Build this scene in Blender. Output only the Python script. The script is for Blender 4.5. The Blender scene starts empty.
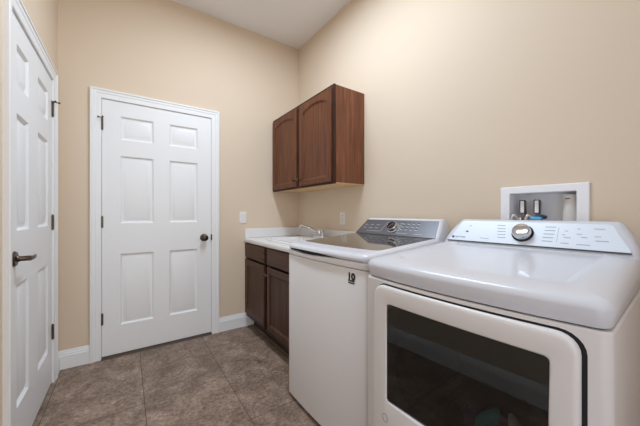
import bpy, bmesh, math, random
from mathutils import Vector, Matrix

random.seed(7)
S = bpy.context.scene
COL = S.collection

# ------------------------------------------------------------------ camera
cam_data = bpy.data.cameras.new('camera')
cam_data.sensor_width = 36.0
cam_data.lens = 278.0 / 640.0 * 36.0
cam_data.clip_start = 0.02
cam = bpy.data.objects.new('camera', cam_data)
COL.objects.link(cam)
cam.location = (0, 0, 1.14)
cam.rotation_euler = (math.radians(90), 0, math.radians(-34.8))
S.camera = cam

# ------------------------------------------------------------------ light and exposure
def srgb(r, g, b):
    def f(c):
        c /= 255.0
        return c / 12.92 if c <= 0.04045 else ((c + 0.055) / 1.055) ** 2.4
    return (f(r), f(g), f(b), 1.0)

world = bpy.data.worlds.new('world')
S.world = world
world.use_nodes = True
wb = world.node_tree.nodes['Background']
wb.inputs[0].default_value = (0.88, 1.0, 1.22, 1)
wb.inputs[1].default_value = 1.35

def area_light(name, loc, target, sx, sy, power, colour, shape='RECTANGLE'):
    d = bpy.data.lights.new(name, 'AREA')
    d.shape = shape
    d.size = sx
    d.size_y = sy
    d.energy = power
    d.color = colour
    o = bpy.data.objects.new(name, d)
    COL.objects.link(o)
    o.location = loc
    o.rotation_euler = (Vector(target) - Vector(loc)).to_track_quat('-Z', 'Y').to_euler()
    return o

area_light('ceiling_lamp', (0.71, 1.38, 2.95), (0.71, 1.38, 0), 0.30, 1.15, 28, (0.85, 1.0, 1.17))
area_light('doorway_fill_light', (0.15, -2.6, 1.6), (0.5, 2.7, 1.4), 1.4, 1.8, 20, (1.1, 0.92, 0.66))  # added warm fill from behind the camera, no source seen there

S.view_settings.view_transform = 'Standard'
S.view_settings.look = 'None'
S.view_settings.gamma = 1.0
S.view_settings.use_curve_mapping = False
S.view_settings.exposure = 0.08

# ------------------------------------------------------------------ materials
def new_mat(name, col, rough=0.5, metal=0.0, coat=0.0, spec=0.5):
    m = bpy.data.materials.new(name)
    m.use_nodes = True
    b = m.node_tree.nodes['Principled BSDF']
    b.inputs['Base Color'].default_value = col
    b.inputs['Roughness'].default_value = rough
    b.inputs['Metallic'].default_value = metal
    b.inputs['Coat Weight'].default_value = coat
    b.inputs['Coat Roughness'].default_value = 0.08
    b.inputs['Specular IOR Level'].default_value = spec
    return m

def nodes_of(m):
    nt = m.node_tree
    return nt, nt.nodes, nt.links, nt.nodes['Principled BSDF']

def add_bump(m, scale, strength, dist=0.002, detail=2.0):
    nt, N, L, b = nodes_of(m)
    tc = N.new('ShaderNodeTexCoord')
    nz = N.new('ShaderNodeTexNoise')
    nz.inputs['Scale'].default_value = scale
    nz.inputs['Detail'].default_value = detail
    bp = N.new('ShaderNodeBump')
    bp.inputs['Strength'].default_value = strength
    bp.inputs['Distance'].default_value = dist
    L.new(tc.outputs['Object'], nz.inputs['Vector'])
    L.new(nz.outputs['Fac'], bp.inputs['Height'])
    L.new(bp.outputs['Normal'], b.inputs['Normal'])
    return m

def wood_mat(name, dark, mid, light, axis='Z', rough=0.38, coat=0.15):
    m = new_mat(name, mid, rough, 0, coat, 0.3)
    nt, N, L, b = nodes_of(m)
    tc = N.new('ShaderNodeTexCoord')
    mp = N.new('ShaderNodeMapping')
    sc = {'Z': (26, 26, 1.6), 'Y': (26, 1.6, 26), 'X': (1.6, 26, 26)}[axis]
    mp.inputs['Scale'].default_value = sc
    n1 = N.new('ShaderNodeTexNoise')
    n1.inputs['Scale'].default_value = 1.6
    n1.inputs['Detail'].default_value = 6
    n1.inputs['Roughness'].default_value = 0.62
    n1.inputs['Distortion'].default_value = 0.5
    r = N.new('ShaderNodeValToRGB')
    e = r.color_ramp.elements
    e[0].position = 0.28
    e[0].color = dark
    e[1].position = 0.76
    e[1].color = light
    k = r.color_ramp.elements.new(0.52)
    k.color = mid
    L.new(tc.outputs['Object'], mp.inputs['Vector'])
    L.new(mp.outputs['Vector'], n1.inputs['Vector'])
    L.new(n1.outputs['Fac'], r.inputs['Fac'])
    L.new(r.outputs['Color'], b.inputs['Base Color'])
    return m

def tile_mat():
    m = new_mat('slate_look_tile', srgb(98, 84, 76), 0.5)
    nt, N, L, b = nodes_of(m)
    tc = N.new('ShaderNodeTexCoord')
    sp = N.new('ShaderNodeSeparateXYZ')
    L.new(tc.outputs['Object'], sp.inputs[0])
    ax = N.new('ShaderNodeMath')
    ax.inputs[1].default_value = -1.964 + 8 * 0.97
    ay = N.new('ShaderNodeMath')
    ay.inputs[1].default_value = -0.564 + 9 * 0.476
    L.new(sp.outputs['Y'], ax.inputs[0])
    L.new(sp.outputs['X'], ay.inputs[0])
    mp = N.new('ShaderNodeCombineXYZ')
    L.new(ax.outputs[0], mp.inputs['X'])
    L.new(ay.outputs[0], mp.inputs['Y'])
    br = N.new('ShaderNodeTexBrick')
    br.offset = 0.5
    br.offset_frequency = 3
    br.inputs['Scale'].default_value = 1.0
    br.inputs['Mortar Size'].default_value = 0.0020
    br.inputs['Mortar Smooth'].default_value = 0.15
    br.inputs['Brick Width'].default_value = 0.97
    br.inputs['Row Height'].default_value = 0.476
    br.inputs['Bias'].default_value = 0.0
    br.inputs['Color1'].default_value = (0.86, 0.86, 0.86, 1)
    br.inputs['Color2'].default_value = (1.0, 0.98, 0.96, 1)
    L.new(mp.outputs['Vector'], br.inputs['Vector'])
    n1 = N.new('ShaderNodeTexNoise')
    n1.inputs['Scale'].default_value = 6.5
    n1.inputs['Detail'].default_value = 9
    n1.inputs['Roughness'].default_value = 0.78
    n1.inputs['Distortion'].default_value = 0.6
    L.new(tc.outputs['Object'], n1.inputs['Vector'])
    r = N.new('ShaderNodeValToRGB')
    e = r.color_ramp.elements
    e[0].position = 0.30
    e[0].color = srgb(96, 78, 66)
    e[1].position = 0.74
    e[1].color = srgb(200, 175, 156)
    k = r.color_ramp.elements.new(0.5)
    k.color = srgb(147, 125, 109)
    L.new(n1.outputs['Fac'], r.inputs['Fac'])
    n2 = N.new('ShaderNodeTexNoise')
    n2.inputs['Scale'].default_value = 55.0
    n2.inputs['Detail'].default_value = 4
    L.new(tc.outputs['Object'], n2.inputs['Vector'])
    r2 = N.new('ShaderNodeValToRGB')
    r2.color_ramp.elements[0].position = 0.35
    r2.color_ramp.elements[0].color = (0.66, 0.66, 0.66, 1)
    r2.color_ramp.elements[1].position = 0.66
    r2.color_ramp.elements[1].color = (1.22, 1.22, 1.22, 1)
    L.new(n2.outputs['Fac'], r2.inputs['Fac'])
    mu = N.new('ShaderNodeMix')
    mu.data_type = 'RGBA'
    mu.blend_type = 'MULTIPLY'
    mu.inputs['Factor'].default_value = 1.0
    L.new(r.outputs['Color'], mu.inputs['A'])
    L.new(r2.outputs['Color'], mu.inputs['B'])
    mu2 = N.new('ShaderNodeMix')
    mu2.data_type = 'RGBA'
    mu2.blend_type = 'MULTIPLY'
    mu2.inputs['Factor'].default_value = 1.0
    L.new(mu.outputs['Result'], mu2.inputs['A'])
    L.new(br.outputs['Color'], mu2.inputs['B'])
    mx = N.new('ShaderNodeMix')
    mx.data_type = 'RGBA'
    mx.inputs['B'].default_value = srgb(66, 56, 50)
    L.new(br.outputs['Fac'], mx.inputs['Factor'])
    L.new(mu2.outputs['Result'], mx.inputs['A'])
    L.new(mx.outputs['Result'], b.inputs['Base Color'])
    bp = N.new('ShaderNodeBump')
    bp.inputs['Strength'].default_value = 0.25
    bp.inputs['Distance'].default_value = 0.004
    sb = N.new('ShaderNodeMath')
    sb.operation = 'SUBTRACT'
    L.new(n1.outputs['Fac'], sb.inputs[0])
    L.new(br.outputs['Fac'], sb.inputs[1])
    L.new(sb.outputs[0], bp.inputs['Height'])
    L.new(bp.outputs['Normal'], b.inputs['Normal'])
    return m

def window_glass_mat():
    m = bpy.data.materials.new('smoked_door_glass')
    m.use_nodes = True
    nt = m.node_tree
    N, L = nt.nodes, nt.links
    N.remove(N['Principled BSDF'])
    out = N['Material Output']
    tr = N.new('ShaderNodeBsdfTransparent')
    tr.inputs['Color'].default_value = (0.47, 0.49, 0.52, 1)
    gl = N.new('ShaderNodeBsdfGlossy')
    gl.inputs['Roughness'].default_value = 0.015
    gl.inputs['Color'].default_value = (0.85, 0.87, 0.86, 1)
    fr = N.new('ShaderNodeFresnel')
    fr.inputs['IOR'].default_value = 1.70
    mx = N.new('ShaderNodeMixShader')
    L.new(fr.outputs[0], mx.inputs[0])
    L.new(tr.outputs[0], mx.inputs[1])
    L.new(gl.outputs[0], mx.inputs[2])
    L.new(mx.outputs[0], out.inputs['Surface'])
    return m

M = {}
M['wall'] = add_bump(new_mat('tan_wall_paint', srgb(226, 207, 184), 0.75, 0, 0, 0.3), 170, 0.18, 0.002, 3)
M['ceiling'] = add_bump(new_mat('ceiling_paint', srgb(244, 243, 243), 0.85, 0, 0, 0.2), 120, 0.2, 0.002, 3)
M['trim'] = new_mat('white_trim_paint', srgb(243, 243, 243), 0.38)
M['door'] = new_mat('white_door_paint', srgb(242, 242, 242), 0.42)
M['tile'] = tile_mat()
M['bronze'] = new_mat('aged_bronze', srgb(92, 80, 70), 0.32, 1.0)
M['hinge'] = new_mat('hinge_bronze', srgb(112, 100, 86), 0.35, 1.0)
M['dark_rubber'] = new_mat('dark_rubber', srgb(34, 32, 32), 0.7)
M['threshold'] = new_mat('bronze_threshold', srgb(74, 58, 46), 0.5)
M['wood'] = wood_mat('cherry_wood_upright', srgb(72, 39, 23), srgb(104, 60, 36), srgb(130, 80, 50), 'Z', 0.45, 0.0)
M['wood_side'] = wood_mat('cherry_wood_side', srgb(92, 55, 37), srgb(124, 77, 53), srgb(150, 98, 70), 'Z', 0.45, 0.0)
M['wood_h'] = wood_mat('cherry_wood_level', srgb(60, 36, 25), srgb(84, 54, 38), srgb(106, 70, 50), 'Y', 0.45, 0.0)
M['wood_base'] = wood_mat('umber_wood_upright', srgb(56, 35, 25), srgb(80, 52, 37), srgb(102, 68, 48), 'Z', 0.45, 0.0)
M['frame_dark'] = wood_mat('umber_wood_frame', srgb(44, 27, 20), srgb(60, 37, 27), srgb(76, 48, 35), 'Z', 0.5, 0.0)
M['wood_in'] = new_mat('maple_veneer', srgb(226, 190, 140), 0.5)
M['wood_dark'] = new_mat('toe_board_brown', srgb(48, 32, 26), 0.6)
M['counter'] = new_mat('cultured_marble', srgb(238, 236, 234), 0.22, 0, 0.3)
M['enamel'] = new_mat('white_enamel', srgb(216, 217, 223), 0.3, 0, 0.2)
M['enamel_front'] = new_mat('white_enamel_front', srgb(226, 222, 220), 0.33, 0, 0.2)
M['door_plastic'] = new_mat('white_appliance_plastic', srgb(226, 222, 220), 0.36, 0, 0.1)
M['seam'] = new_mat('seam_shade_black', srgb(30, 29, 29), 0.8)  # near-black that stands in for shade inside seams and gaps
M['chrome'] = new_mat('chrome', srgb(214, 216, 220), 0.12, 1.0)
M['brushed'] = new_mat('brushed_nickel', srgb(190, 188, 184), 0.28, 1.0)
M['steel_panel'] = new_mat('gunmetal_panel', srgb(124, 125, 130), 0.36, 0.7)
M['silver_panel'] = new_mat('silver_panel', srgb(230, 238, 248), 0.3, 0.0, 0.2)
M['lid_glass'] = new_mat('smoked_lid_glass', srgb(58, 55, 54), 0.06, 0.0, 0.8, 0.7)
M['glass'] = window_glass_mat()
M['black'] = new_mat('black_plastic', srgb(24, 24, 26), 0.25)
M['drum'] = new_mat('drum_grey', srgb(56, 56, 59), 0.45)
M['ink'] = new_mat('grey_print', srgb(160, 165, 178), 0.6)
M['ink_dark'] = new_mat('dark_print', srgb(62, 64, 70), 0.6)
M['ink_light'] = new_mat('pale_print', srgb(206, 210, 218), 0.6)
M['ink_black'] = new_mat('black_print', srgb(24, 22, 22), 0.5)
M['plate'] = new_mat('ivory_plate', srgb(238, 232, 222), 0.35)
M['plate_white'] = new_mat('pale_switch_plate', srgb(236, 234, 230), 0.35)
M['slot'] = new_mat('slot_dark', srgb(60, 54, 48), 0.6)
M['box_plastic'] = new_mat('white_outlet_box', srgb(248, 247, 249), 0.4)
M['pvc'] = new_mat('white_pvc', srgb(226, 220, 212), 0.4)
M['hose'] = new_mat('braided_hose', srgb(206, 202, 198), 0.35, 0.5)
M['red'] = new_mat('red_valve', srgb(150, 34, 34), 0.4)
M['blue'] = new_mat('blue_valve', srgb(34, 48, 84), 0.4)
M['sky_blue'] = new_mat('bright_blue_cap', srgb(70, 160, 205), 0.4)
M['teal'] = add_bump(new_mat('teal_cloth', srgb(48, 190, 200), 0.9), 60, 0.4, 0.004)
M['navy'] = add_bump(new_mat('navy_cloth', srgb(60, 62, 130), 0.9), 60, 0.4, 0.004)
M['white_cloth'] = add_bump(new_mat('white_cloth', srgb(235, 235, 232), 0.9), 60, 0.4, 0.004)

# ------------------------------------------------------------------ mesh helpers
def obj(name, bm, mat, parent=None, smooth=30, bevel=0.0, seg=2, loc=None, kind=None, label=None):
    bmesh.ops.remove_doubles(bm, verts=bm.verts, dist=1e-6)
    bmesh.ops.recalc_face_normals(bm, faces=bm.faces)
    me = bpy.data.meshes.new(name)
    bm.to_mesh(me)
    bm.free()
    for mt in (mat if isinstance(mat, (list, tuple)) else [mat]):
        me.materials.append(mt)
    if smooth:
        me.shade_smooth()
        me.set_sharp_from_angle(angle=math.radians(smooth))
    o = bpy.data.objects.new(name, me)
    COL.objects.link(o)
    if parent:
        o.parent = parent
    if loc:
        o.location = loc
    if bevel:
        b = o.modifiers.new('bevel', 'BEVEL')
        b.width = bevel
        b.segments = seg
        b.limit_method = 'ANGLE'
        b.angle_limit = math.radians(40)
    if kind:
        o['kind'] = kind
    if label:
        o['label'] = label
    return o

def tag(o, label, cat, group=None):
    o['label'] = label
    o['category'] = cat
    if group:
        o['group'] = group
    return o

def thing(name, label, cat, loc=(0, 0, 0), rz=0.0, group=None):
    o = bpy.data.objects.new(name, None)
    o.empty_display_size = 0.05
    COL.objects.link(o)
    o.location = loc
    o.rotation_euler = (0, 0, rz)
    return tag(o, label, cat, group)

def box(bm, x0, x1, y0, y1, z0, z1):
    v = [bm.verts.new((x, y, z)) for x in (x0, x1) for y in (y0, y1) for z in (z0, z1)]
    for f in ((0, 1, 3, 2), (4, 6, 7, 5), (0, 4, 5, 1), (2, 3, 7, 6), (0, 2, 6, 4), (1, 5, 7, 3)):
        bm.faces.new([v[i] for i in f])
    return v

def boxbm(*a):
    bm = bmesh.new()
    box(bm, *a)
    return bm

def loft(bm, loops, cap0=True, cap1=True, closed=True):
    vs = [[bm.verts.new(p) for p in lp] for lp in loops]
    n = len(vs[0])
    for a, b in zip(vs[:-1], vs[1:]):
        for i in range(n if closed else n - 1):
            j = (i + 1) % n
            try:
                bm.faces.new((a[i], a[j], b[j], b[i]))
            except ValueError:
                pass
    if cap0:
        bm.faces.new(list(reversed(vs[0])))
    if cap1:
        bm.faces.new(vs[-1])
    return vs

def outline(x0, x1, y0, y1, r, bow=0.0, d=0.0, nf=18, na=6):
    """closed plan outline, rounded corners, front (x0 side) bowed out by `bow`"""
    x0, x1, y0, y1 = x0 + d, x1 - d, y0 + d, y1 - d
    r = max(r - d, 0.001)
    yc, hw = (y0 + y1) / 2, (y1 - y0) / 2
    pts = []
    for k in range(nf + 1):
        y = y1 - r + (y0 + r - (y1 - r)) * k / nf
        pts.append((x0, y))
    for cx, cy, a0 in ((x0 + r, y0 + r, 180), (x1 - r, y0 + r, 270), (x1 - r, y1 - r, 0), (x0 + r, y1 - r, 90)):
        for k in range(1 if a0 == 180 else 0, na + 1 if a0 != 90 else na):
            a = math.radians(a0 + 90 * k / na)
            pts.append((cx + r * math.cos(a), cy + r * math.sin(a)))
    out = []
    for x, y in pts:
        t = max(0.0, 1 - (x - x0) / 0.10)
        out.append((x - bow * (1 - ((y - yc) / hw) ** 2) * t, y))
    return out

def zl(pts, z):
    return [(x, y, z(x, y) if callable(z) else z) for x, y in pts]

def rrect(w0, w1, h0, h1, r, n=6):
    """closed rounded rectangle in two coordinates"""
    pts = []
    for cx, cy, a0 in ((w1 - r, h1 - r, 0), (w0 + r, h1 - r, 90), (w0 + r, h0 + r, 180), (w1 - r, h0 + r, 270)):
        for k in range(n + 1):
            a = math.radians(a0 + 90 * k / n)
            pts.append((cx + r * math.cos(a), cy + r * math.sin(a)))
    return pts

def tube(bm, pts, r, n=10, caps=True):
    pts = [Vector(p) for p in pts]
    rr = r if isinstance(r, (list, tuple)) else [r] * len(pts)
    loops = []
    up = None
    for i, p in enumerate(pts):
        t = (pts[min(i + 1, len(pts) - 1)] - pts[max(i - 1, 0)]).normalized()
        if up is None:
            up = t.orthogonal().normalized()
        up = (up - t * up.dot(t)).normalized()
        s = t.cross(up)
        loops.append([p + (up * math.cos(2 * math.pi * k / n) + s * math.sin(2 * math.pi * k / n)) * rr[i] for k in range(n)])
    loft(bm, loops, caps, caps)

def lathe(bm, prof, origin=(0, 0, 0), axis=(0, 0, 1), n=24):
    """prof: list of (radius, height along the axis)"""
    ax = Vector(axis).normalized()
    u = ax.orthogonal().normalized()
    w = ax.cross(u)
    o = Vector(origin)
    loops = [[o + ax * h + (u * math.cos(2 * math.pi * k / n) + w * math.sin(2 * math.pi * k / n)) * max(r, 1e-4) for k in range(n)] for r, h in prof]
    loft(bm, loops)

def arc_pts(fn, n):
    return [fn(i / (n - 1)) for i in range(n)]

def text_bm(txt, size, depth=0.0006, bold=0.0):
    cu = bpy.data.curves.new('lettering', 'FONT')
    cu.body = txt
    cu.size = size
    cu.extrude = depth
    cu.offset = bold
    cu.align_x = 'CENTER'
    cu.align_y = 'CENTER'
    o = bpy.data.objects.new('lettering', cu)
    COL.objects.link(o)
    dg = bpy.context.evaluated_depsgraph_get()
    me = bpy.data.meshes.new_from_object(o.evaluated_get(dg))
    bm = bmesh.new()
    bm.from_mesh(me)
    bpy.data.objects.remove(o)
    bpy.data.curves.remove(cu)
    bpy.data.meshes.remove(me)
    return bm

# ------------------------------------------------------------------ the room
XL, XR, YB, YF, ZC = -0.413, 1.609, 2.745, -0.62, 3.005

def wall_with_holes(name, axis, pos, a0, a1, z1, holes, mat):
    """flat wall on axis x or y, holes = (a, b, z0, z1)"""
    bm = bmesh.new()
    A = sorted({a0, a1} | {h[0] for h in holes} | {h[1] for h in holes})
    Z = sorted({0.0, z1} | {h[2] for h in holes} | {h[3] for h in holes})
    for i in range(len(A) - 1):
        for j in range(len(Z) - 1):
            ca, cz = (A[i] + A[i + 1]) / 2, (Z[j] + Z[j + 1]) / 2
            if any(h[0] < ca < h[1] and h[2] < cz < h[3] for h in holes):
                continue
            q = [(A[i], Z[j]), (A[i + 1], Z[j]), (A[i + 1], Z[j + 1]), (A[i], Z[j + 1])]
            P = [(pos, a, z) if axis == 'x' else (a, pos, z) for a, z in q]
            bm.faces.new([bm.verts.new(p) for p in P])
    o = obj(name, bm, mat, smooth=0, kind='structure')
    return o

bm = bmesh.new()
bm.faces.new([bm.verts.new(p) for p in ((XL - .12, YF - 2.6, 0), (XR + .02, YF - 2.6, 0), (XR + .02, YB + .12, 0), (XL - .12, YB + .12, 0))])
floor = obj('floor', bm, M['tile'], smooth=0, kind='structure')
bm = bmesh.new()
bm.faces.new([bm.verts.new(p) for p in ((XL, YF - 2.6, ZC), (XL, YB, ZC), (XR, YB, ZC), (XR, YF - 2.6, ZC))])
obj('ceiling', bm, M['ceiling'], smooth=0, kind='structure')

DB = (-0.163, 0.657)      # back door opening in x
DL = (1.724, 2.556)       # left door opening in y
DZ = 2.036
BX = (0.335, 0.632, 1.045, 1.245)   # laundry outlet box cut-out in y and z
wall_with_holes('wall_back', 'y', YB, XL, XR, ZC, [(DB[0], DB[1], 0, DZ)], M['wall'])
wall_with_holes('wall_left', 'x', XL, YF, YB, ZC, [(DL[0], DL[1], 0, DZ)], M['wall'])
wall_with_holes('wall_right', 'x', XR, YF, YB, ZC, [BX], M['wall'])
wall_with_holes('wall_front', 'y', YF, XL, XR, ZC, [(XL + 0.06, 0.62, 0, 2.5)], M['wall'])

# a door frame is built in its own plane (a across, z up, t out of the wall) and mapped into the room
def map_back(a, z, t):
    return (a, YB - t, z)

def map_left(a, z, t):
    return (XL + t, a, z)

def casing_bm(mp, a0, a1, z1, w=0.066):
    prof = [(-0.004, 0.0), (-0.004, 0.010), (0.004, 0.013), (0.030, 0.013), (0.034, 0.016), (0.050, 0.017), (0.054, 0.022), (w - 0.003, 0.022), (w, 0.019), (w, 0.0)]
    loops = []
    for a, z, sa, sz in ((a0, 0.0, -1, 0), (a0, z1, -1, 1), (a1, z1, 1, 1), (a1, 0.0, 1, 0)):
        loops.append([mp(a + sa * o, z + sz * o, t) for o, t in prof])
    bm = bmesh.new()
    loft(bm, loops)
    return bm

def jamb_bm(mp, a0, a1, z1, dep=0.09):
    bm = bmesh.new()
    q = lambda pts: bm.faces.new([bm.verts.new(mp(*p)) for p in pts])
    q([(a0, 0, 0), (a0, 0, -dep), (a0, z1, -dep), (a0, z1, 0)])
    q([(a1, 0, 0), (a1, 0, -dep), (a1, z1, -dep), (a1, z1, 0)])
    q([(a0, z1, 0), (a1, z1, 0), (a1, z1, -dep), (a0, z1, -dep)])
    q([(a0, 0, -dep), (a1, 0, -dep), (a1, z1, -dep), (a0, z1, -dep)])
    return bm

def six_panel_bm(mp, a0, a1, z0, z1, cols, rows, thick=0.036):
    """door leaf with six moulded panels; t=0 is the front face"""
    bm = bmesh.new()
    A = sorted([a0, a1] + [v for c in cols for v in c])
    Z = sorted([z0, z1] + [v for r in rows for v in r])
    for i in range(len(A) - 1):
        for j in range(len(Z) - 1):
            ra, rb, rc, rd = A[i], A[i + 1], Z[j], Z[j + 1]
            ispanel = any(abs(ra - c[0]) < 1e-6 and abs(rb - c[1]) < 1e-6 for c in cols) and any(abs(rc - r[0]) < 1e-6 and abs(rd - r[1]) < 1e-6 for r in rows)
            def ring(d, t):
                return [bm.verts.new(mp(*p)) for p in ((ra + d, rc + d, t), (rb - d, rc + d, t), (rb - d, rd - d, t), (ra + d, rd - d, t))]
            if not ispanel:
                bm.faces.new(ring(0, 0))
                continue
            steps = [(0, 0), (0.003, -0.004), (0.011, -0.0125), (0.015, -0.0135), (0.020, -0.013), (0.040, -0.004), (0.044, -0.003)]
            prev = ring(*steps[0])
            for s in steps[1:]:
                cur = ring(*s)
                for k in range(4):
                    bm.faces.new((prev[k], prev[(k + 1) % 4], cur[(k + 1) % 4], cur[k]))
                prev = cur
            bm.faces.new(prev)
    f = [mp(*p) for p in ((a0, z0, 0), (a1, z0, 0), (a1, z1, 0), (a0, z1, 0))]
    k = [mp(*p) for p in ((a0, z0, -thick), (a1, z0, -thick), (a1, z1, -thick), (a0, z1, -thick))]
    fv, kv = [bm.verts.new(p) for p in f], [bm.verts.new(p) for p in k]
    for i in range(4):
        bm.faces.new((fv[i], fv[(i + 1) % 4], kv[(i + 1) % 4], kv[i]))
    bm.faces.new(kv)
    return bm

def hinge_bm(mp, a, z, h=0.089, side=1):
    """knuckle barrel with finial tips and the two leaves let into door and jamb"""
    bm = bmesh.new()
    r = 0.0065
    o = Vector(mp(a, z - h / 2, 0.006))
    lathe(bm, [(0.0, -0.005), (0.0045, -0.003), (0.0035, 0.0), (r, 0.0005), (r, h * 0.2), (r * .86, h * 0.205), (r, h * 0.21), (r, h * 0.4), (r * .86, h * 0.405), (r, h * 0.41),
               (r, h * 0.6), (r * .86, h * 0.605), (r, h * 0.61), (r, h * 0.8), (r * .86, h * 0.805), (r, h * 0.81), (r, h), (0.0035, h + .001), (0.0045, h + .004), (0.0, h + .006)], o, (0, 0, 1), 12)
    for s in (-1, 1):
        P = [mp(a, z - h / 2, 0.001), mp(a + s * 0.011, z - h / 2, 0.001), mp(a + s * 0.011, z + h / 2, 0.001), mp(a, z + h / 2, 0.001)]
        Q = [mp(a, z - h / 2, 0.0035), mp(a + s * 0.011, z - h / 2, 0.0035), mp(a + s * 0.011, z + h / 2, 0.0035), mp(a, z + h / 2, 0.0035)]
        loft(bm, [P, Q])
    return bm

def stop_bm(mp, a, z, side):
    """hinge-pin door stop: a plate on the pin, a long arm towards the room and a short padded arm"""
    bm = bmesh.new()
    lathe(bm, [(0.0, 0), (0.010, 0), (0.010, 0.004), (0.0, 0.004)], mp(a, z, 0.006), (0, 0, 1), 14)
    tube(bm, [mp(a, z + .002, 0.006), mp(a + side * 0.006, z + .002, 0.024), mp(a + side * 0.008, z + .002, 0.034)], 0.0034, 8)
    tube(bm, [mp(a + side * 0.008, z + .002, 0.032), mp(a + side * 0.009, z + .002, 0.042)], 0.0062, 10)
    tube(bm, [mp(a, z + .002, 0.006), mp(a - side * 0.018, z + .001, 0.020)], 0.003, 8)
    tube(bm, [mp(a - side * 0.016, z + .001, 0.018), mp(a - side * 0.022, z + .001, 0.024)], 0.0055, 10)
    return bm

ROWS = [(0.245, 0.812), (1.058, 1.598), (1.728, 1.915)]

# back door
a0, a1 = DB[0] + 0.004, DB[1] - 0.004
door1 = obj('door_1', six_panel_bm(map_back, a0, a1, 0.018, DZ - 0.004, [(-0.042, 0.188), (0.306, 0.536)], ROWS), M['door'], smooth=25, kind='structure')
for z in (1.832, 1.07, 0.312):
    obj('hinge', hinge_bm(map_back, DB[0] + 0.002, z), M['hinge'], door1)
obj('hinge_pin_stop', stop_bm(map_back, DB[0] + 0.002, 1.880, 1), M['bronze'], door1)
bm = bmesh.new()
lathe(bm, [(0.0, 0.0), (0.033, 0.0), (0.033, 0.004), (0.029, 0.008), (0.014, 0.010), (0.012, 0.026), (0.017, 0.032), (0.027, 0.042), (0.030, 0.052), (0.027, 0.061), (0.018, 0.067), (0.0, 0.069)],
      (0.589, YB - 0.0, 0.912), (0, -1, 0), 28)
obj('door_knob', bm, M['bronze'], door1)
obj('strike_plate', boxbm(DB[1] - 0.007, DB[1] + 0.0035, YB - 0.0155, YB - 0.004, 0.885, 0.94), M['bronze'], door1, bevel=0.001)

t1 = obj('trim_1', casing_bm(map_back, DB[0] - 0.002, DB[1] + 0.002, DZ + 0.002), M['trim'], smooth=25, kind='structure')
j = obj('door_jamb', jamb_bm(map_back, *DB, DZ), M['trim'], t1, smooth=0)
bm = bmesh.new()
loft(bm, [[(x, YB + 0.03, 0.0005), (x, YB - 0.028, 0.0005), (x, YB - 0.024, 0.006), (x, YB - 0.008, 0.013), (x, YB + 0.03, 0.013)] for x in (DB[0], DB[1])])
obj('threshold', bm, M['threshold'], t1)

# left door
a0, a1 = DL[0] + 0.004, DL[1] - 0.004
door2 = obj('door_2', six_panel_bm(map_left, a0, a1, 0.012, DZ - 0.004, [(1.834, 2.024), (2.204, 2.446)], ROWS), M['door'], smooth=25, kind='structure')
for z in (1.835, 1.078, 0.344):
    obj('hinge', hinge_bm(map_left, DL[1] - 0.002, z, 0.095), M['hinge'], door2)
obj('hinge_pin_stop', stop_bm(map_left, DL[1] - 0.002, 1.884, 1), M['bronze'], door2)
lev = bmesh.new()
lathe(lev, [(0.0, 0.0), (0.034, 0.0), (0.034, 0.004), (0.030, 0.009), (0.016, 0.012), (0.0115, 0.02), (0.0115, 0.055), (0.0, 0.056)], (XL, 1.795, 0.935), (1, 0, 0), 28)
handle = obj('door_lever', lev, M['bronze'], door2)
bm = bmesh.new()
loops = []
for k in range(13):
    t = k / 12
    y = 1.783 + 0.092 * t
    x = XL + 0.053 + 0.006 * math.sin(t * math.pi)
    z = 0.935 + 0.003 * t * t
    hz, hx = 0.011 - 0.0045 * t, 0.0075 - 0.003 * t
    loops.append([(x + hx * math.cos(2 * math.pi * i / 12), y, z + hz * math.sin(2 * math.pi * i / 12)) for i in range(12)])
loft(bm, loops)
obj('grip', bm, M['bronze'], handle)
t2 = obj('trim_2', casing_bm(map_left, DL[0] - 0.002, DL[1] + 0.002, DZ + 0.002), M['trim'], smooth=25, kind='structure')
obj('door_jamb', jamb_bm(map_left, *DL, DZ), M['trim'], t2, smooth=0)

def baseboard(name, mp, a0, a1):
    prof = [(0, 0.0), (0, 0.015), (0.096, 0.015), (0.098, 0.011), (0.112, 0.0105), (0.116, 0.007), (0.130, 0.006), (0.134, 0.004), (0.134, 0.0)]
    bm = bmesh.new()
    loft(bm, [[mp(a, z, t) for z, t in prof] for a in (a0, a1)])
    return obj(name, bm, M['trim'], smooth=25, kind='structure')

baseboard('baseboard_back', map_back, XL, DB[0] - 0.068)
baseboard('baseboard_back_right', map_back, DB[1] + 0.068, XR)
baseboard('baseboard_left', map_left, YF, DL[0] - 0.068)
baseboard('baseboard_left_corner', map_left, DL[1] + 0.068, YB - 0.016)

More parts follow.
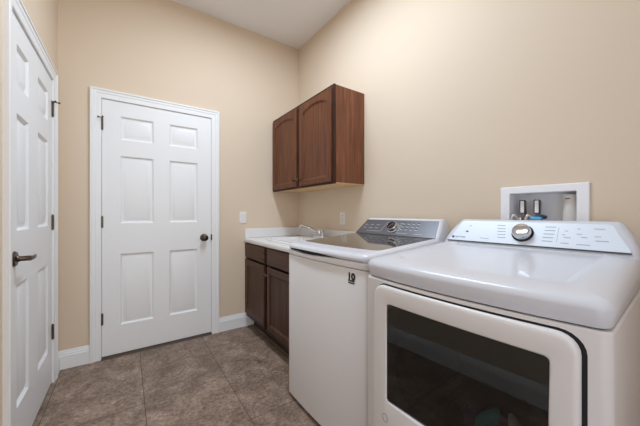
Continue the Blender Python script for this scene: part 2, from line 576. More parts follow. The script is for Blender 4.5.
# ------------------------------------------------------------------ cabinets
def panel_door_bm(xf, y0, y1, z0, z1, stile, rail, arch=0.0, thick=0.019, spring=None):
    """frame-and-panel door facing -x; arch lifts the middle of the top rail's lower edge"""
    n = 14
    iy0, iy1, iz0 = y0 + stile, y1 - stile, z0 + rail
    izs = (spring if spring else z1 - rail)
    def arch_z(t):
        return izs + arch * (1 - (2 * t - 1) ** 2) ** 0.75 if arch else izs
    def inner(d):
        p = [(iy0 + d, iz0 + d), (iy1 - d, iz0 + d)]
        for k in range(n + 1):
            t = 1 - k / n
            p.append((iy0 + d + (iy1 - iy0 - 2 * d) * t, arch_z(t) - d))
        return p
    def outer(d):
        p = [(y0 + d, z0 + d), (y1 - d, z0 + d)]
        for k in range(n + 1):
            t = 1 - k / n
            p.append((y0 + d + (y1 - y0 - 2 * d) * t, z1 - d))
        return p
    lp = lambda pts, x: [(x, y, z) for y, z in pts]
    bm = bmesh.new()
    loft(bm, [lp(outer(0), xf + thick), lp(outer(0), xf + 0.004), lp(outer(0.004), xf), lp(inner(-0.004), xf), lp(inner(0.000), xf + 0.003), lp(inner(0.009), xf + 0.010), lp(inner(0.011), xf + 0.0115)])
    return bm

def knob_bm(x, y, z, s=1.0):
    bm = bmesh.new()
    lathe(bm, [(0.0, 0.0), (0.008 * s, 0.0), (0.0065 * s, 0.004 * s), (0.0055 * s, 0.012 * s), (0.010 * s, 0.016 * s), (0.0145 * s, 0.020 * s), (0.0145 * s, 0.024 * s), (0.011 * s, 0.028 * s), (0.0, 0.030 * s)], (x, y, z), (-1, 0, 0), 20)
    return bm

uc = thing('wall_cabinet', 'cherry brown two door cabinet with arched door panels hung on the wall above the counter', 'cabinet', (1.609, 1.673, 1.368))
def inv(o):
    return Matrix.Translation(o.location).inverted() if not o.rotation_euler.z else None
def local(bm, o):
    m = Matrix.LocRotScale(o.location, o.rotation_euler.to_quaternion(), None).inverted()
    bm.transform(m)
    return bm

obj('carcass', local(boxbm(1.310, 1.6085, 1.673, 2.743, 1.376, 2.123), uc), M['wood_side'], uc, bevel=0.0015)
bm = bmesh.new()
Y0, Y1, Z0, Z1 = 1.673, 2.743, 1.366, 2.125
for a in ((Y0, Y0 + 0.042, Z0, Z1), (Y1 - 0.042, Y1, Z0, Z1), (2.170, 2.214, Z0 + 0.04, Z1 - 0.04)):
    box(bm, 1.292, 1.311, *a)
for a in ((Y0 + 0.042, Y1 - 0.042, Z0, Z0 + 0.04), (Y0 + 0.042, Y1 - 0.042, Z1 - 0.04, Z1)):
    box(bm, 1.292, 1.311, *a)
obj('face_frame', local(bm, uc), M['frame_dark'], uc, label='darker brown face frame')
obj('bottom_panel', local(boxbm(1.312, 1.607, 1.675, 2.742, 1.3705, 1.3755), uc), M['wood_in'], uc, label='pale maple underside panel')
for (y0, y1, ky) in ((1.692, 2.166, 2.149), (2.218, 2.716, 2.236)):
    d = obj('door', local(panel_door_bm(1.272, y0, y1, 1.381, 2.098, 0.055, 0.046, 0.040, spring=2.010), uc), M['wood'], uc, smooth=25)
    obj('knob', local(knob_bm(1.272, ky, 1.437), uc), M['bronze'], d)

bc = thing('base_cabinet', 'dark brown two door sink cabinet on the floor under the white counter', 'cabinet', (1.605, 1.675, 0))
bm = bmesh.new()
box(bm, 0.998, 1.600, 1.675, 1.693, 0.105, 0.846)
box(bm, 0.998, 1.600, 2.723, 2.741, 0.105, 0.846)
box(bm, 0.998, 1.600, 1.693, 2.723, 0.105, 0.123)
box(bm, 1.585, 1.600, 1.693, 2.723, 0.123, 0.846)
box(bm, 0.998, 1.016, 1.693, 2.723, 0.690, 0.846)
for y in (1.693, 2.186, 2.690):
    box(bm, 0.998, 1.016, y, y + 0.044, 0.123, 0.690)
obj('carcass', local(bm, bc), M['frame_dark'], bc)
obj('toe_board', local(boxbm(1.072, 1.088, 1.675, 2.741, 0.0, 0.105), bc), M['wood_dark'], bc, label='dark recessed toe board')
for (y0, y1, ky) in ((1.722, 2.206, 2.185), (2.264, 2.738, 2.243)):
    bm = bmesh.new()
    lp = lambda d, x: [(x, y0 + d, 0.700 + d), (x, y1 - d, 0.700 + d), (x, y1 - d, 0.836 - d), (x, y0 + d, 0.836 - d)]
    loft(bm, [lp(0, 0.9979), lp(0, 0.985), lp(0.004, 0.981), lp(0.012, 0.979)])
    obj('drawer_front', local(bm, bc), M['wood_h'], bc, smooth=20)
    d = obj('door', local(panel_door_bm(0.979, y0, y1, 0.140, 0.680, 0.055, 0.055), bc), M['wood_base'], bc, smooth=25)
    obj('knob', local(knob_bm(0.979, ky + (0.004 if ky > 2.2 else -0.004), 0.612, 0.85), bc), M['hinge'], d)

# countertop with a cut-out for the sink
ct = thing('countertop', 'glossy white countertop with upstand along two walls, on the base cabinet', 'countertop', (1.609, 1.66, 0.846))
SX, SY = (1.085, 1.540), (1.860, 2.420)
bm = bmesh.new()
A, B = [0.985, SX[0], SX[1], 1.607], [1.655, SY[0], SY[1], 2.743]
loft(bm, [[(0.985, y, 0.847), (0.976, y, 0.849), (0.972, y, 0.856), (0.972, y, 0.876), (0.976, y, 0.885), (0.985, y, 0.888)] for y in (1.655, 2.743)])
for i in range(3):
    for k in range(3):
        if (i, k) != (1, 1):
            box(bm, A[i], A[i + 1], B[k], B[k + 1], 0.847, 0.888)
obj('slab', local(bm, ct), M['counter'], ct, smooth=40)
obj('upstand', local(boxbm(0.975, 1.608, 2.724, 2.7435, 0.8885, 0.982), ct), M['counter'], ct, bevel=0.004)
obj('upstand', local(boxbm(1.589, 1.608, 1.655, 2.723, 0.8885, 0.982), ct), M['counter'], ct, bevel=0.004)

bm = bmesh.new()
def so(x0, x1, y0, y1, r, z):
    return [(x, y, z) for x, y in rrect(x0, x1, y0, y1, r)]
s0, s1, q0, q1 = SX[0], SX[1], SY[0], SY[1]
loft(bm, [so(s0 - .02, s1 + .035, q0 - .02, q1 + .02, .05, .8885), so(s0 - .022, s1 + .037, q0 - .022, q1 + .022, .05, .893), so(s0 - .016, s1 + .031, q0 - .016, q1 + .016, .05, .902),
          so(s0 + .012, s1 - .075, q0 + .012, q1 - .012, .05, .902), so(s0 + .022, s1 - .085, q0 + .022, q1 - .022, .05, .892), so(s0 + .035, s1 - .10, q0 + .035, q1 - .035, .05, .74), so(s0 + .08, s1 - .14, q0 + .08, q1 - .08, .04, .715)], cap0=False)
sink = obj('sink', bm, M['counter'], smooth=50)
tag(sink, 'white drop-in sink with raised rim set in the countertop', 'sink')

fx, fy = 1.512, 2.190
fc = thing('faucet', 'small chrome faucet with angled spout standing on the sink rim', 'faucet', (fx, fy, 0.9025))
bm = bmesh.new()
loft(bm, [[(x, y, z) for x, y in rrect(-.024 + d, .024 - d, -.075 + d, .075 - d, .022 - d * .5)] for z, d in ((0, 0), (.022, 0), (.028, .004), (.030, .010))])
obj('base', bm, M['chrome'], fc, smooth=40)
bm = bmesh.new()
lathe(bm, [(0.0, 0.028), (0.024, 0.028), (0.024, 0.062), (0.020, 0.074), (0.0, 0.076)], (0, 0, 0), (0, 0, 1), 20)
obj('body', bm, M['chrome'], fc)
bm = bmesh.new()
tube(bm, [(-.005, 0, .058), (-.03, .02, .070), (-.075, .085, .100), (-.098, .125, .116), (-.110, .142, .119), (-.119, .154, .110), (-.125, .162, .090), (-.128, .166, .068)], [.012, .0105, .0095, .009, .0095, .010, .0105, .011], 12)
obj('spout', bm, M['chrome'], fc, smooth=60)
for sy in (-1, 1):
    bm = bmesh.new()
    y = sy * .054
    lathe(bm, [(0.0, 0.028), (0.015, 0.028), (0.013, 0.040), (0.018, 0.046), (0.0205, 0.068), (0.016, 0.077), (0.0, 0.079)], (0, y, 0), (0, 0, 1), 12)
    obj('handle', bm, M['chrome'], fc)

# ------------------------------------------------------------------ washing machine
WX0, WX1, WY0, WY1 = 0.834, 1.545, 0.866, 1.547
wm = thing('washing_machine', 'white top loading washing machine with smoked glass lid, beside the dryer', 'washing machine', ((WX0 + WX1) / 2, (WY0 + WY1) / 2, 0))
def wobj(name, bm, mat, parent=None, **k):
    return obj(name, local(bm, wm), mat, parent or wm, **k)

WB = 0.012
bm = bmesh.new()
loft(bm, [zl(outline(WX0, WX1, WY0, WY1, .022, WB, d), z) for d, z in ((.004, .022), (0, .026), (0, .878), (.003, .883))])
wobj('cabinet', bm, M['enamel_front'], smooth=35)
bm = bmesh.new()
loft(bm, [zl(outline(WX0, WX1, WY0, WY1, .022, WB, .012), z) for z in (.882, .930)])
wobj('gap_shade_filler', bm, M['seam'])  # dark filler painted as the shade in the gap below the lid
bm = bmesh.new()
def zdeck(x, y):
    return 0.918 - 0.010 * math.exp(-((y - 1.32) / 0.16) ** 2) * max(0, 1 - (x - WX0) / 0.1)
loft(bm, [zl(outline(WX0, WX1, WY0, WY1, .024, WB + .003, d), z) for d, z in ((.003, .8855), (-.002, .889), (-.003, .900), (-.002, zdeck), (.02, zdeck))])
wobj('top_frame', bm, M['enamel_front'], smooth=40)
def ztop(x):
    return 0.9565 + max(0.0, x - 0.87) * 0.072
def zlow(x, y):
    return 0.9205 + 0.013 * math.exp(-((y - 1.32) / 0.16) ** 2) * max(0, 1 - (x - WX0) / 0.1)
loops = [zl(outline(WX0, WX1, WY0, WY1, .03, WB + .004, .03), zlow), zl(outline(WX0, WX1, WY0, WY1, .03, WB + .004, .002), zlow)]
RR = .030
for k in range(7):
    a = math.radians(90 * k / 6)
    d = RR * (1 - math.cos(a)) - .003
    loops.append(zl(outline(WX0, WX1, WY0, WY1, .04, WB + .004, d), lambda x, y, a=a: ztop(x) - RR * (1 - math.sin(a)) * (0.9 if x < 1.0 else 1)))
loops.append(zl(outline(WX0, WX1, WY0, WY1, .03, WB + .004, .05), lambda x, y: ztop(x)))
bm = bmesh.new()
loft(bm, loops)
lid = wobj('lid', bm, M['enamel'], smooth=50)
# glass pane on the lid
gp = []
gx0, gx1, gy0, gy1 = 0.936, 1.394, 0.905, 1.512
n = 16
for k in range(n + 1):
    t = k / n
    y = gy1 - .012 + (gy0 + .03 - gy1 + .012) * t
    gp.append((gx0 + .010 * t - .016 * math.sin(math.pi * t), y))
gp += [(gx0 + .014, gy0 + .012), (gx0 + .03, gy0 + .002), (gx0 + .06, gy0 - .002), (gx1 - .03, gy0 - .012), (gx1, gy0 - .012), (gx1, gy1 - .002), (gx0 + .02, gy1), (gx0 + .006, gy1 - .003)]
bm = bmesh.new()
loft(bm, [zl(gp, lambda x, y: ztop(x) - .004), zl(gp, lambda x, y: ztop(x) + .0012)])
wobj('glass_pane', bm, M['lid_glass'], lid, smooth=20, label='smoked dark glass pane of the lid')

# washer console
class Slope:
    """frame on a sloping control face: u runs along +y, v up the slope, n out of the face"""
    def __init__(s, xb, zb, xt, zt):
        s.o = Vector((xb, 0, zb))
        s.v = Vector((xt - xb, 0, zt - zb))
        s.len = s.v.length
        s.v.normalize()
        s.n = Vector((-s.v.z, 0, s.v.x))
    def p(s, u, v, n=0.0):
        q = s.o + s.v * v + s.n * n
        return (q.x, u, q.z)
    def mat(s, u, v, n=0.0):
        m = Matrix.Identity(4)
        m.col[0][:3] = (0, -1, 0)
        m.col[1][:3] = s.v[:]
        m.col[2][:3] = s.n[:]
        m.col[3][:3] = s.p(u, v, n)
        return m

def slab(bm, sl, poly, n0, n1):
    loft(bm, [[sl.p(u, v, n0) for u, v in poly], [sl.p(u, v, n1) for u, v in poly]])

def console_bm(xb, zb, xt, zt, xbk, yb, yt, z_base, r=.02):
    lo = [zl(outline(xb - .012, xbk, yb[0] - .004, yb[1] + .004, r, 0), z_base), zl(outline(xb, xbk, yb[0], yb[1], r, 0), zb)]
    for k in range(1, 5):
        t = k / 4
        e = t ** 1.6
        lo.append(zl(outline(xb + (xt - xb) * t, xbk, yb[0] + (yt[0] - yb[0]) * e, yb[1] + (yt[1] - yb[1]) * e, r), zb + (zt - zb) * t))
    for dd, dz in ((.004, .004), (.010, .007), (.02, .009)):
        lo.append(zl(outline(xt, xbk, yt[0], yt[1], r, 0, dd), zt + dz))
    bm = bmesh.new()
    loft(bm, lo)
    return bm

wsl = Slope(1.392, .994, 1.484, 1.094)
wc = wobj('console', console_bm(1.392, .990, 1.484, 1.094, 1.552, (.868, 1.522), (.895, 1.484), .958, .022), M['enamel'], smooth=45)
bm = bmesh.new()
slab(bm, wsl, [(.884, .003), (1.514, .003), (1.476, wsl.len - .004), (.908, wsl.len - .004)], .0, .0016)
wobj('control_panel', bm, M['steel_panel'], wc, smooth=0, label='gunmetal control panel')
bm = bmesh.new()
for k in range(2):
    for c in range(3):
        slab(bm, wsl, [(1.33 + c * .055 + .0, .055 + k * .028), (1.33 + c * .055 + .03, .055 + k * .028), (1.33 + c * .055 + .03, .058 + k * .028), (1.33 + c * .055, .058 + k * .028)], .0016, .0021)
slab(bm, wsl, [(1.295, .03), (1.297, .03), (1.272, .115), (1.270, .115)], .0016, .0021)
slab(bm, wsl, [(1.30, .028), (1.42, .028), (1.42, .030), (1.30, .030)], .0016, .0021)
for c in range(4):
    for k in range(3):
        u, v = 1.02 + c * .036, .050 + k * .024
        slab(bm, wsl, [(u, v), (u + .016, v), (u + .016, v + .004), (u, v + .004)], .0016, .0021)
for k in range(4):
    v = .042 + k * .02
    slab(bm, wsl, [(1.145, v), (1.163, v), (1.163, v + .003), (1.145, v + .003)], .0016, .0021)
slab(bm, wsl, [(.975, .022), (1.03, .022), (1.03, .0245), (.975, .0245)], .0016, .0021)
slab(bm, wsl, [(1.08, .022), (1.16, .022), (1.16, .0245), (1.08, .0245)], .0016, .0021)
wobj('legend', bm, M['ink_light'], wc, smooth=0)
for c in range(4):
    for k in range(3):
        u, v = 1.02 + c * .036, .058 + k * .024
        bm = bmesh.new()
        slab(bm, wsl, [(u + .004, v), (u + .013, v), (u + .013, v + .006), (u + .004, v + .006)], .0016, .003)
        wobj('button', bm, M['ink_dark'], wc, smooth=0)

def dial(sl, u, v, r, h, name, wrap, parent):
    prof_ring = [(0, .0), (r * 1.12, 0), (r * 1.12, .003), (r, .006), (r * .98, h * .75), (r * .93, h * .92), (r * .85, h), (r * .80, h - .001), (0, h - .001)]
    bm = bmesh.new()
    lathe(bm, prof_ring, (0, 0, 0), (0, 0, 1), 36)
    bm.transform(sl.mat(u, v, .0016))
    return wrap(name, bm, M['chrome'], parent, smooth=35)

dk = dial(wsl, 1.204, .063, .037, .028, 'dial', wobj, wc)
bm = bmesh.new()
lathe(bm, [(0, .0271), (.0305, .0271), (.0305, .0286), (.027, .0292), (0, .0292)], (0, 0, 0), (0, 0, 1), 30)
bm.transform(wsl.mat(1.204, .063, .0016))
wobj('dial_face', bm, M['black'], dk)
bm = bmesh.new()
loft(bm, [[(x, y, z) for x, y in ((-.006, -.026), (.006, -.026), (.006, .027), (-.006, .027))] for z in (.029, .0312)])
bm.transform(wsl.mat(1.204, .063, .0016) @ Matrix.Rotation(math.radians(-35), 4, 'Z'))
wobj('pointer', bm, M['chrome'], dk, smooth=0)

# sticker on the front: the figure 10 above small dark print
bw = lambda y: WX0 - WB * (1 - ((y - 1.202) / .345) ** 2) - .0006
st = Matrix(((0, 0, -1, bw(.960)), (-1, 0, 0, .962), (0, 1, 0, .836), (0, 0, 0, 1)))
bm = text_bm('10', .043, .0004, .0024)
bm.transform(Matrix.Diagonal((1.15, 1.0, 1, 1)))
bm.transform(st @ Matrix.Translation((0, .010, 0)))
bd = wobj('warranty_sticker', bm, M['ink_black'], smooth=0, label='black figure ten sticker on the front')
bm = bmesh.new()
for k, (w, h) in enumerate(((.042, .0085), (.042, .007))):
    y = -.0125 - k * .0095
    loft(bm, [[(-w / 2, y, z), (w / 2, y, z), (w / 2, y + h, z), (-w / 2, y + h, z)] for z in (0, .0005)])
bm.transform(st)
wobj('small_print', bm, M['ink_dark'], bd, smooth=0)
for fx_, fy_ in ((WX0 + .05, WY0 + .05), (WX0 + .05, WY1 - .05), (WX1 - .05, WY0 + .05), (WX1 - .05, WY1 - .05)):
    bm = bmesh.new()
    lathe(bm, [(0, 0), (.022, 0), (.022, .010), (.012, .012), (.012, .024), (0, .024)], (fx_, fy_, 0), (0, 0, 1), 16)
    wobj('foot', bm, M['dark_rubber'])

TH = math.radians(2.09)
off = Matrix.Rotation(TH, 3, 'Z') @ Vector((WX0 - (WX0 + WX1) / 2, WY1 - (WY0 + WY1) / 2, 0))
wm.location = Vector((.834, 1.554, 0)) - off
wm.rotation_euler = (0, 0, TH)

# ------------------------------------------------------------------ dryer (own frame: x into depth, y along the front)
dr = thing('clothes_dryer', 'white front loading dryer with dark window in its door, nearest machine', 'dryer', (.849, .129, 0), TH)
DW, DD, DBW = 0.717, 0.715, 0.030
def dobj(name, bm, mat, parent=None, **k):
    return obj(name, bm, mat, parent or dr, **k)

# body: front panel ring around the door opening, then the cabinet behind it
OPY, OPZ = (.120, .560), (.40, .79)
bm = bmesh.new()
loft(bm, [zl(outline(0.0, DD, 0.0, DW, .022, DBW, d), z) for d, z in ((.004, .022), (0, .026), (0, .876), (.004, .8815))], cap0=True, cap1=True)
# cut the drum opening into the bowed front
cut = bmesh.new()
loft(cut, [[(x, y, z) for y, z in rrect(OPY[0], OPY[1], OPZ[0], OPZ[1], .10, 8)] for x in (-.2, .46)])
tmp = bpy.data.meshes.new('tmp_cut')
bmesh.ops.recalc_face_normals(cut, faces=cut.faces)
cut.to_mesh(tmp)
cut.free()
body = dobj('cabinet', bm, [M['enamel_front'], M['drum']], smooth=35)
tmp.materials.append(M['enamel_front'])
tmp.materials.append(M['drum'])
for p in tmp.polygons:
    p.material_index = 1
co = bpy.data.objects.new('tmp_cut', tmp)
COL.objects.link(co)
co.parent = dr
bo = body.modifiers.new('cut', 'BOOLEAN')
bo.object = co
bo.operation = 'DIFFERENCE'
bo.solver = 'EXACT'
bpy.context.view_layer.update()
dg = bpy.context.evaluated_depsgraph_get()
me = bpy.data.meshes.new_from_object(body.evaluated_get(dg))
body.modifiers.clear()
old = body.data
body.data = me
bpy.data.objects.remove(co)
bpy.data.meshes.remove(tmp)
bpy.data.meshes.remove(old)
me.name = 'cabinet'
bm = bmesh.new()
loft(bm, [zl(outline(0.0, DD, 0.0, DW, .026, DBW, .016), z) for z in (.8815, .896)])
dobj('gap_shade_filler', bm, M['seam'])  # dark filler standing for shade in the seam under the top

# rounded top with a shallow tray
def zt(x):
    return .957 + max(0.0, x - .03) * .062
def side_w(x, y):
    return 1.0
loops = [zl(outline(0.0, DD, 0.0, DW, .03, DBW, .03), .8855), zl(outline(0.0, DD, 0.0, DW, .03, DBW, .007), .8855), zl(outline(0.0, DD, 0.0, DW, .03, DBW, .0045), .888)]
for d, drop in ((-.003, .031), (-.0018, .024), (.002, .0165), (.008, .0105), (.017, .006), (.030, .003), (.046, .001), (.062, .0)):
    loops.append(zl(outline(0.0, DD, 0.0, DW, .030, DBW, d), lambda x, y, drop=drop: zt(x) - drop * (1 + max(0, x) * .6)))
loops.append(zl(outline(0.0, DD, 0.0, DW, .130, DBW, .082), lambda x, y: zt(x) + .0008))
loops.append(zl(outline(0.0, DD, 0.0, DW, .130, DBW, .090), lambda x, y: zt(x) - .0005))
loops.append(zl(outline(0.0, DD, 0.0, DW, .130, DBW, .097), lambda x, y: zt(x) - .0065))
loops.append(zl(outline(0.0, DD, 0.0, DW, .130, DBW, .105), lambda x, y: zt(x) - .007))
bm = bmesh.new()
loft(bm, loops)
dobj('top', bm, M['enamel'], smooth=60)

# console
dsl = Slope(.590, .998, .652, 1.098)
dc = dobj('console', console_bm(.590, .992, .652, 1.098, .715, (.004, .705), (.050, .648), .958, .022), M['enamel'], smooth=45)
bm = bmesh.new()
poly = [(.026, .002), (.682, .002), (.668, .022), (.632, dsl.len - .006), (.628, dsl.len - .003)]
poly += [(.084, dsl.len - .003), (.074, dsl.len - .010), (.058, dsl.len * .62), (.038, dsl.len * .28), (.026, .010)]
slab(bm, dsl, poly, 0, .0016)
dobj('control_panel', bm, M['silver_panel'], dc, smooth=0, label='pale silver blue control panel')
bm = bmesh.new()
slab(bm, dsl, [(.024, -.0035), (.684, -.0035), (.684, .0005), (.024, .0005)], 0, .0026)
dobj('panel_edge', bm, M['ink_dark'], dc, smooth=0)
bm = bmesh.new()
def dash(u, v, w, h=.0032):
    slab(bm, dsl, [(u - w / 2, v), (u + w / 2, v), (u + w / 2, v + h), (u - w / 2, v + h)], .0016, .0020)
for k in range(5):
    dash(.432 - k * -.003, .030 + k * .016, .034)
    dash(.262 + k * -.001, .026 + k * .017, .036)
dash(.585, .086, .010, .004)
dash(.586, .048, .030, .003) if False else None
for (u, v, w) in ((.505, .020, .040), (.150, .020, .040), (.205, .022, .026), (.100, .040, .036), (.150, .052, .018), (.20, .048, .022), (.112, .058, .018), (.165, .066, .016),
                  (.205, .078, .010), (.168, .090, .010), (.11, .092, .03), (.212, .060, .010)):
    dash(u, v, w, .0026)
slab(bm, dsl, [(.230, .024), (.2312, .024), (.2312, .095), (.230, .095)], .0016, .0020)
dobj('legend', bm, M['ink'], dc, smooth=0)
bm = bmesh.new()
slab(bm, dsl, [(.588, .052), (.600, .052), (.600, .058), (.588, .058)], .0016, .003)
dobj('indicator_light', bm, M['ink_dark'], dc, smooth=0)
bm = bmesh.new()
slab(bm, dsl, [(.652, .014), (.664, .014), (.664, .026), (.652, .026)], .0016, .0021)
tb = text_bm('MAYTAG', .0125, .0003)
tb.transform(dsl.mat(.622, .0205, .0018))
lm = bpy.data.meshes.new('logo')
tb.to_mesh(lm)
tb.free()
bm.from_mesh(lm)
bpy.data.meshes.remove(lm)
dobj('logo', bm, M['ink_dark'], dc, smooth=0)
dk = dial(dsl, .353, .058, .036, .034, 'dial', dobj, dc)
bm = bmesh.new()
lathe(bm, [(.0372, .0), (.0415, .0), (.0415, .004), (.0372, .006), (.0372, .0)][:4], (0, 0, 0), (0, 0, 1), 36)
bm.transform(dsl.mat(.353, .058, .0016))
dobj('dial_skirt', bm, M['black'], dk)

# door: bowed shell with a rounded window
DY, DZR = (.048, .646), (.175, .866)
GY, GZ = (.100, .574), (.449, .803)
def xface(y, z):
    f = 1 - ((y - .338) / .40) ** 2
    g = 1 - ((z - .50) / .46) ** 2
    return -.020 - .016 * f - .016 * max(g, 0)
def dloop(y0, y1, z0, z1, r, off, base=None):
    return [((xface(y, z) if base is None else base(y)) + off, y, z) for y, z in rrect2(y0, y1, z0, z1, r)]
def rrect2(y0, y1, z0, z1, r, n=6, m=8):
    """rounded rectangle with its straight edges divided, so it can follow the bow"""
    pts = []
    C = ((y1 - r, z1 - r, 0), (y0 + r, z1 - r, 90), (y0 + r, z0 + r, 180), (y1 - r, z0 + r, 270))
    for i, (cy, cz, a0) in enumerate(C):
        arc = [(cy + r * math.cos(math.radians(a0 + 90 * k / n)), cz + r * math.sin(math.radians(a0 + 90 * k / n))) for k in range(n + 1)]
        pts += arc
        ny, nz, na = C[(i + 1) % 4]
        e = (ny + r * math.cos(math.radians(na)), nz + r * math.sin(math.radians(na)))
        s = arc[-1]
        for k in range(1, m):
            pts.append((s[0] + (e[0] - s[0]) * k / m, s[1] + (e[1] - s[1]) * k / m))
    return pts
bowf = lambda y: -DBW * (1 - ((y - DW / 2) / (DW / 2)) ** 2) - .003
def dl(d, off, r=.045, base=None):
    return dloop(DY[0] + d, DY[1] - d, DZR[0] + d, DZR[1] - d, max(r - d, .004), off, base)
def gl_(d, off, r=.012):
    return dloop(GY[0] + d, GY[1] - d, GZ[0] + d, GZ[1] - d, max(r - d, .003), off)
bm = bmesh.new()
loft(bm, [gl_(-.012, .030), dl(.012, 0, base=bowf), dl(0.0, 0, base=lambda y: bowf(y) - .001), dl(0.0, .009), dl(.002, .004), dl(.006, .001), dl(.014, 0), gl_(-.006, 0), gl_(-.002, .0012), gl_(0, .004), gl_(0, .026)], cap0=False, cap1=False)
bmesh.ops.remove_doubles(bm, verts=bm.verts, dist=1e-6)
dd = dobj('door', bm, M['door_plastic'], smooth=40)
# near-black ring painted as the shade in the gap behind the door edge
bm = bmesh.new()
loft(bm, [dloop(DY[0] - .009, DY[1] + .003, DZR[0] - .003, DZR[1] + .005, .05, -.0004, lambda y: bowf(y) + .003), dl(.02, -.0006, .05, base=lambda y: bowf(y) + .003)], cap0=False, cap1=False)
dobj('door_gap_shade', bm, M['seam'], dd)
bm = bmesh.new()
ys = [GY[0] + .0005 + (GY[1] - GY[0] - .001) * k / 16 for k in range(17)]
zs = [GZ[0] + .0005 + (GZ[1] - GZ[0] - .001) * k / 10 for k in range(11)]
g = [[bm.verts.new((xface((GY[0] + GY[1]) / 2, (GZ[0] + GZ[1]) / 2) + .010, y, z)) for z in zs] for y in ys]
for i in range(16):
    for k in range(10):
        bm.faces.new((g[i][k], g[i + 1][k], g[i + 1][k + 1], g[i][k + 1]))
dobj('window', bm, M['glass'], dd, label='dark smoked glass window')
# inner rim with the rounded port seen through the glass
bm = bmesh.new()
PY, PZ = (GY[0] + .035, GY[1] - .035), (GZ[0] + .02, GZ[1] - .075)
rim = lambda y0, y1, z0, z1, r, x: [(x, y, z) for y, z in rrect2(y0, y1, z0, z1, r)]
loft(bm, [rim(GY[0] - .004, GY[1] + .004, GZ[0] - .004, GZ[1] + .004, .02, -.0335), rim(PY[0], PY[1], PZ[0], PZ[1], .09, -.0335), rim(PY[0] + .01, PY[1] - .01, PZ[0] + .01, PZ[1] - .01, .085, -.005)], cap0=False, cap1=False)
dobj('inner_rim', bm, M['drum'], dd, smooth=40)
# oval mark low on the left of the door
bm = bmesh.new()
oy, oz = .578, .385
def oval(s, off):
    return [(xface(oy + .013 * s * math.cos(t), oz + .016 * s * math.sin(t)) + off, oy + .013 * s * math.cos(t), oz + .016 * s * math.sin(t)) for t in [2 * math.pi * k / 28 for k in range(28)]]
loft(bm, [oval(1.0, -.0002), oval(1.0, -.0012), oval(.86, -.0012), oval(.86, -.0002)], cap0=False, cap1=False)
dobj('oval_mark', bm, M['ink'], dd, smooth=40)
for fx_, fy_ in ((.06, .06), (.06, DW - .06), (DD - .06, .06), (DD - .06, DW - .06)):
    bm = bmesh.new()
    lathe(bm, [(0, 0), (.022, 0), (.022, .010), (.012, .012), (.012, .024), (0, .024)], (fx_, fy_, 0), (0, 0, 1), 16)
    dobj('foot', bm, M['dark_rubber'])

# laundry lying in the drum, seen through the window
def cloth_lump(name, mat, loc, size, seed, rz, label):
    rnd = random.Random(seed)
    bm = bmesh.new()
    bmesh.ops.create_icosphere(bm, subdivisions=4, radius=1.0)
    ph = [(rnd.uniform(0, 6.28), rnd.uniform(1.2, 2.6), Vector((rnd.uniform(-1, 1), rnd.uniform(-1, 1), rnd.uniform(-1, 1))).normalized()) for _ in range(7)]
    for v in bm.verts:
        n = v.co.normalized()
        f = 1.0 + sum(.05 * math.sin(p + w * 1.3 * n.dot(d) * 2) for p, w, d in ph)
        q = n * f
        v.co = Vector((q.x * size[0], q.y * size[1], max(q.z, -.6) * size[2]))
    c = math.radians(rz)
    bm.transform(Matrix.Rotation(c, 4, 'X'))
    o = obj(name, bm, mat, smooth=60)
    m = Matrix.LocRotScale(dr.location, dr.rotation_euler.to_quaternion(), None)
    o.location = m @ Vector(loc)
    o.rotation_euler = (0, 0, dr.rotation_euler.z)
    return tag(o, label, 'clothes', 'laundry inside the dryer')

cloth_lump('folded_shirt', M['navy'], (.085, .285, .475), (.05, .085, .055), 3, 8, 'dark navy garment lying low behind the dryer window')
cloth_lump('washcloth', M['teal'], (.030, .262, .530), (.016, .019, .060), 5, 32, 'teal cloth draped over the navy garment behind the dryer window')
cloth_lump('sock', M['white_cloth'], (.035, .186, .530), (.012, .018, .054), 8, -14, 'small white cloth standing at the right of the dryer window')

# ------------------------------------------------------------------ things on the walls
sw = thing('light_switch', 'white light switch on the back wall between door and counter', 'switch', (.961, YB, 1.094))
bm = bmesh.new()
loft(bm, [[(x, -t, z) for x, z in rrect(-.036 + d, .036 - d, -.059 + d, .059 - d, .006)] for d, t in ((0, .0), (0, .003), (.003, .006))])
obj('plate', bm, M['plate_white'], sw, smooth=30)
bm = bmesh.new()
loft(bm, [[(-.016, -.006, -.033), (.016, -.006, -.033), (.016, -.006, .033), (-.016, -.006, .033)], [(-.0155, -.0068, -.0325), (.0155, -.0068, -.0325), (.0155, -.0105, .0325), (-.0155, -.0105, .0325)]])
obj('rocker', bm, M['plate'], sw, smooth=0)

po = thing('power_outlet', 'ivory wall outlet above the counter on the right hand wall', 'outlet', (XR, 1.953, 1.092))
bm = bmesh.new()
loft(bm, [[(-t, y, z) for y, z in rrect(-.036 + d, .036 - d, -.059 + d, .059 - d, .006)] for d, t in ((0, .0), (0, .003), (.003, .006))])
obj('plate', bm, M['plate'], po, smooth=30)
for s in (-1, 1):
    bm = bmesh.new()
    loft(bm, [[(-t, y, z + s * .024) for y, z in rrect(-.017, .017, -.014, .014, .009)] for t in (.0055, .0075)])
    r = obj('receptacle', bm, M['plate'], po, smooth=30)
    bm = bmesh.new()
    for y in (-.0065, .0065):
        box(bm, -.0079, -.0070, y - .0014, y + .0014, s * .024 - .001, s * .024 + .008)
    box(bm, -.0079, -.0070, -.0022, .0022, s * .024 - .009, s * .024 - .005)
    obj('slots', bm, M['slot'], r, smooth=0)
bm = bmesh.new()
lathe(bm, [(0, .005), (.0035, .005), (.003, .0072), (0, .0074)], (0, 0, 0), (-1, 0, 0), 12)
obj('screw', bm, M['slot'], po)

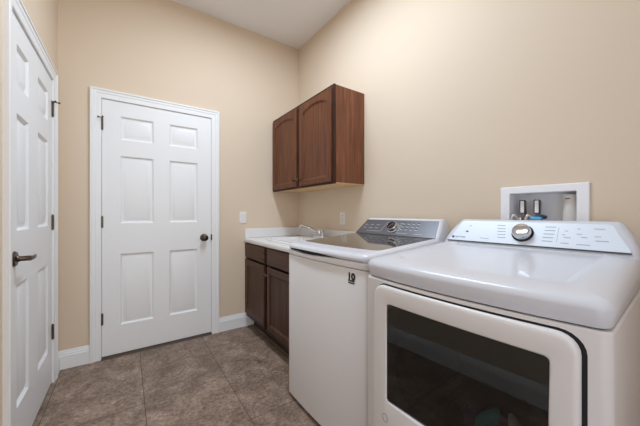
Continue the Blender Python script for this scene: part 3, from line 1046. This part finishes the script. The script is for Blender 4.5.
# laundry outlet box let into the wall
lb = thing('laundry_outlet_box', 'white recessed plumbing box in the wall above the dryer console', 'outlet box', (XR, .4835, 1.145))
bm = bmesh.new()
def fr(d, z0, z1, t):
    return [(-t, y, z) for y, z in ((-.1705 + d, z0 + d), (.1705 - d, z0 + d), (.1705 - d, z1 - d), (-.1705 + d, z1 - d))]
loft(bm, [fr(0, -.135, .126, .0003), fr(0, -.135, .126, .005), fr(.003, -.135, .126, .008), [(-.008, y, z) for y, z in ((-.130, -.097), (.130, -.097), (.130, .094), (-.130, .094))],
          [(-.005, y, z) for y, z in ((-.128, -.095), (.128, -.095), (.128, .092), (-.128, .092))], [(.088, y, z) for y, z in ((-.124, -.092), (.124, -.092), (.124, .088), (-.124, .088))]], cap0=False, cap1=True)
obj('housing', bm, M['box_plastic'], lb, smooth=20, bevel=0.0)
for (y, kn, nm) in ((.086, 'red', 'red handled valve'), (.026, 'blue', 'blue handled valve')):
    bm = bmesh.new()
    lathe(bm, [(0, -.090), (.012, -.090), (.012, -.055), (.016, -.055), (.016, -.035), (.011, -.030), (.011, -.012), (.013, -.008), (.013, .052), (.011, .056), (0, .056)], (.052, y, 0), (0, 0, 1), 16)
    tube(bm, [(.052, y, -.045), (.028, y, -.045), (.014, y, -.045)], [.011, .011, .012], 12)
    v = obj('valve', bm, M['brushed'], lb, label=nm)
    bm = bmesh.new()
    box(bm, .030, .036, y - .013, y + .013, -.008, .060)
    obj('arrestor_clip', bm, M['slot'], v, bevel=.002)
    bm = bmesh.new()
    box(bm, .0275, .0315, y - .008, y + .008, -.004, .056)
    obj('tag_plate', bm, M['box_plastic'], v, bevel=.001)
    bm = bmesh.new()
    tube(bm, [(.038, y - .016, -.022), (.034, y - .036, -.026)], [.011, .008], 10)
    tube(bm, [(.040, y - .003, -.022), (.038, y - .020, -.022)], .007, 8)
    obj('handle', bm, M[kn], v)
bm = bmesh.new()
bx = bmesh.new()
lathe(bx, [(0, -.090), (.027, -.090), (.027, .066), (.029, .066), (.029, .084), (.022, .084), (.022, .070), (0, .070)], (.050, -.096, -.006), (0, 0, 1), 28)
bm.free()
obj('standpipe', bx, M['pvc'], lb, label='white standpipe')
bm = bmesh.new()
box(bm, .020, .0245, -.100, -.084, .058, .062)
obj('clamp_slot', bm, M['slot'], lb)

for (y, nm, cap) in ((.086, 'left hand braided hose looping out of the plumbing box', 'red'), (.026, 'right hand braided hose with bright blue collar in the plumbing box', 'sky_blue')):
    yy = .4835 + y
    h = thing('supply_hose', nm, 'hose', (XR + .014, yy, 1.100), 0, 'washer supply hoses')
    bm = bmesh.new()
    pts = []
    for k in range(17):
        t = k / 16
        a = math.radians(50 - 0) 
        pts.append((-.010 - .020 * math.sin(t * 1.57), .004 + .030 * t * 1.3, .012 * math.sin(min(t * 2.2, 1.57)) + .018 * math.sin(t * 3.14) - .22 * max(0, t - .45) ** 2 * 1.9))
    tube(bm, pts, .0075, 10)
    obj('braid', bm, M['hose'], h, smooth=60)
    bm = bmesh.new()
    if cap == 'sky_blue':
        tube(bm, [(.0, .0, .003), (-.012, .008, .010), (-.015, -.03, .008)], [.013, .016, .012], 12)
    else:
        tube(bm, [(.0, .0, .003), (-.012, .004, .008)], [.013, .012], 12)
    obj('collar', bm, M['sky_blue'] if cap == 'sky_blue' else M['brushed'], h)

bpy.context.view_layer.update()
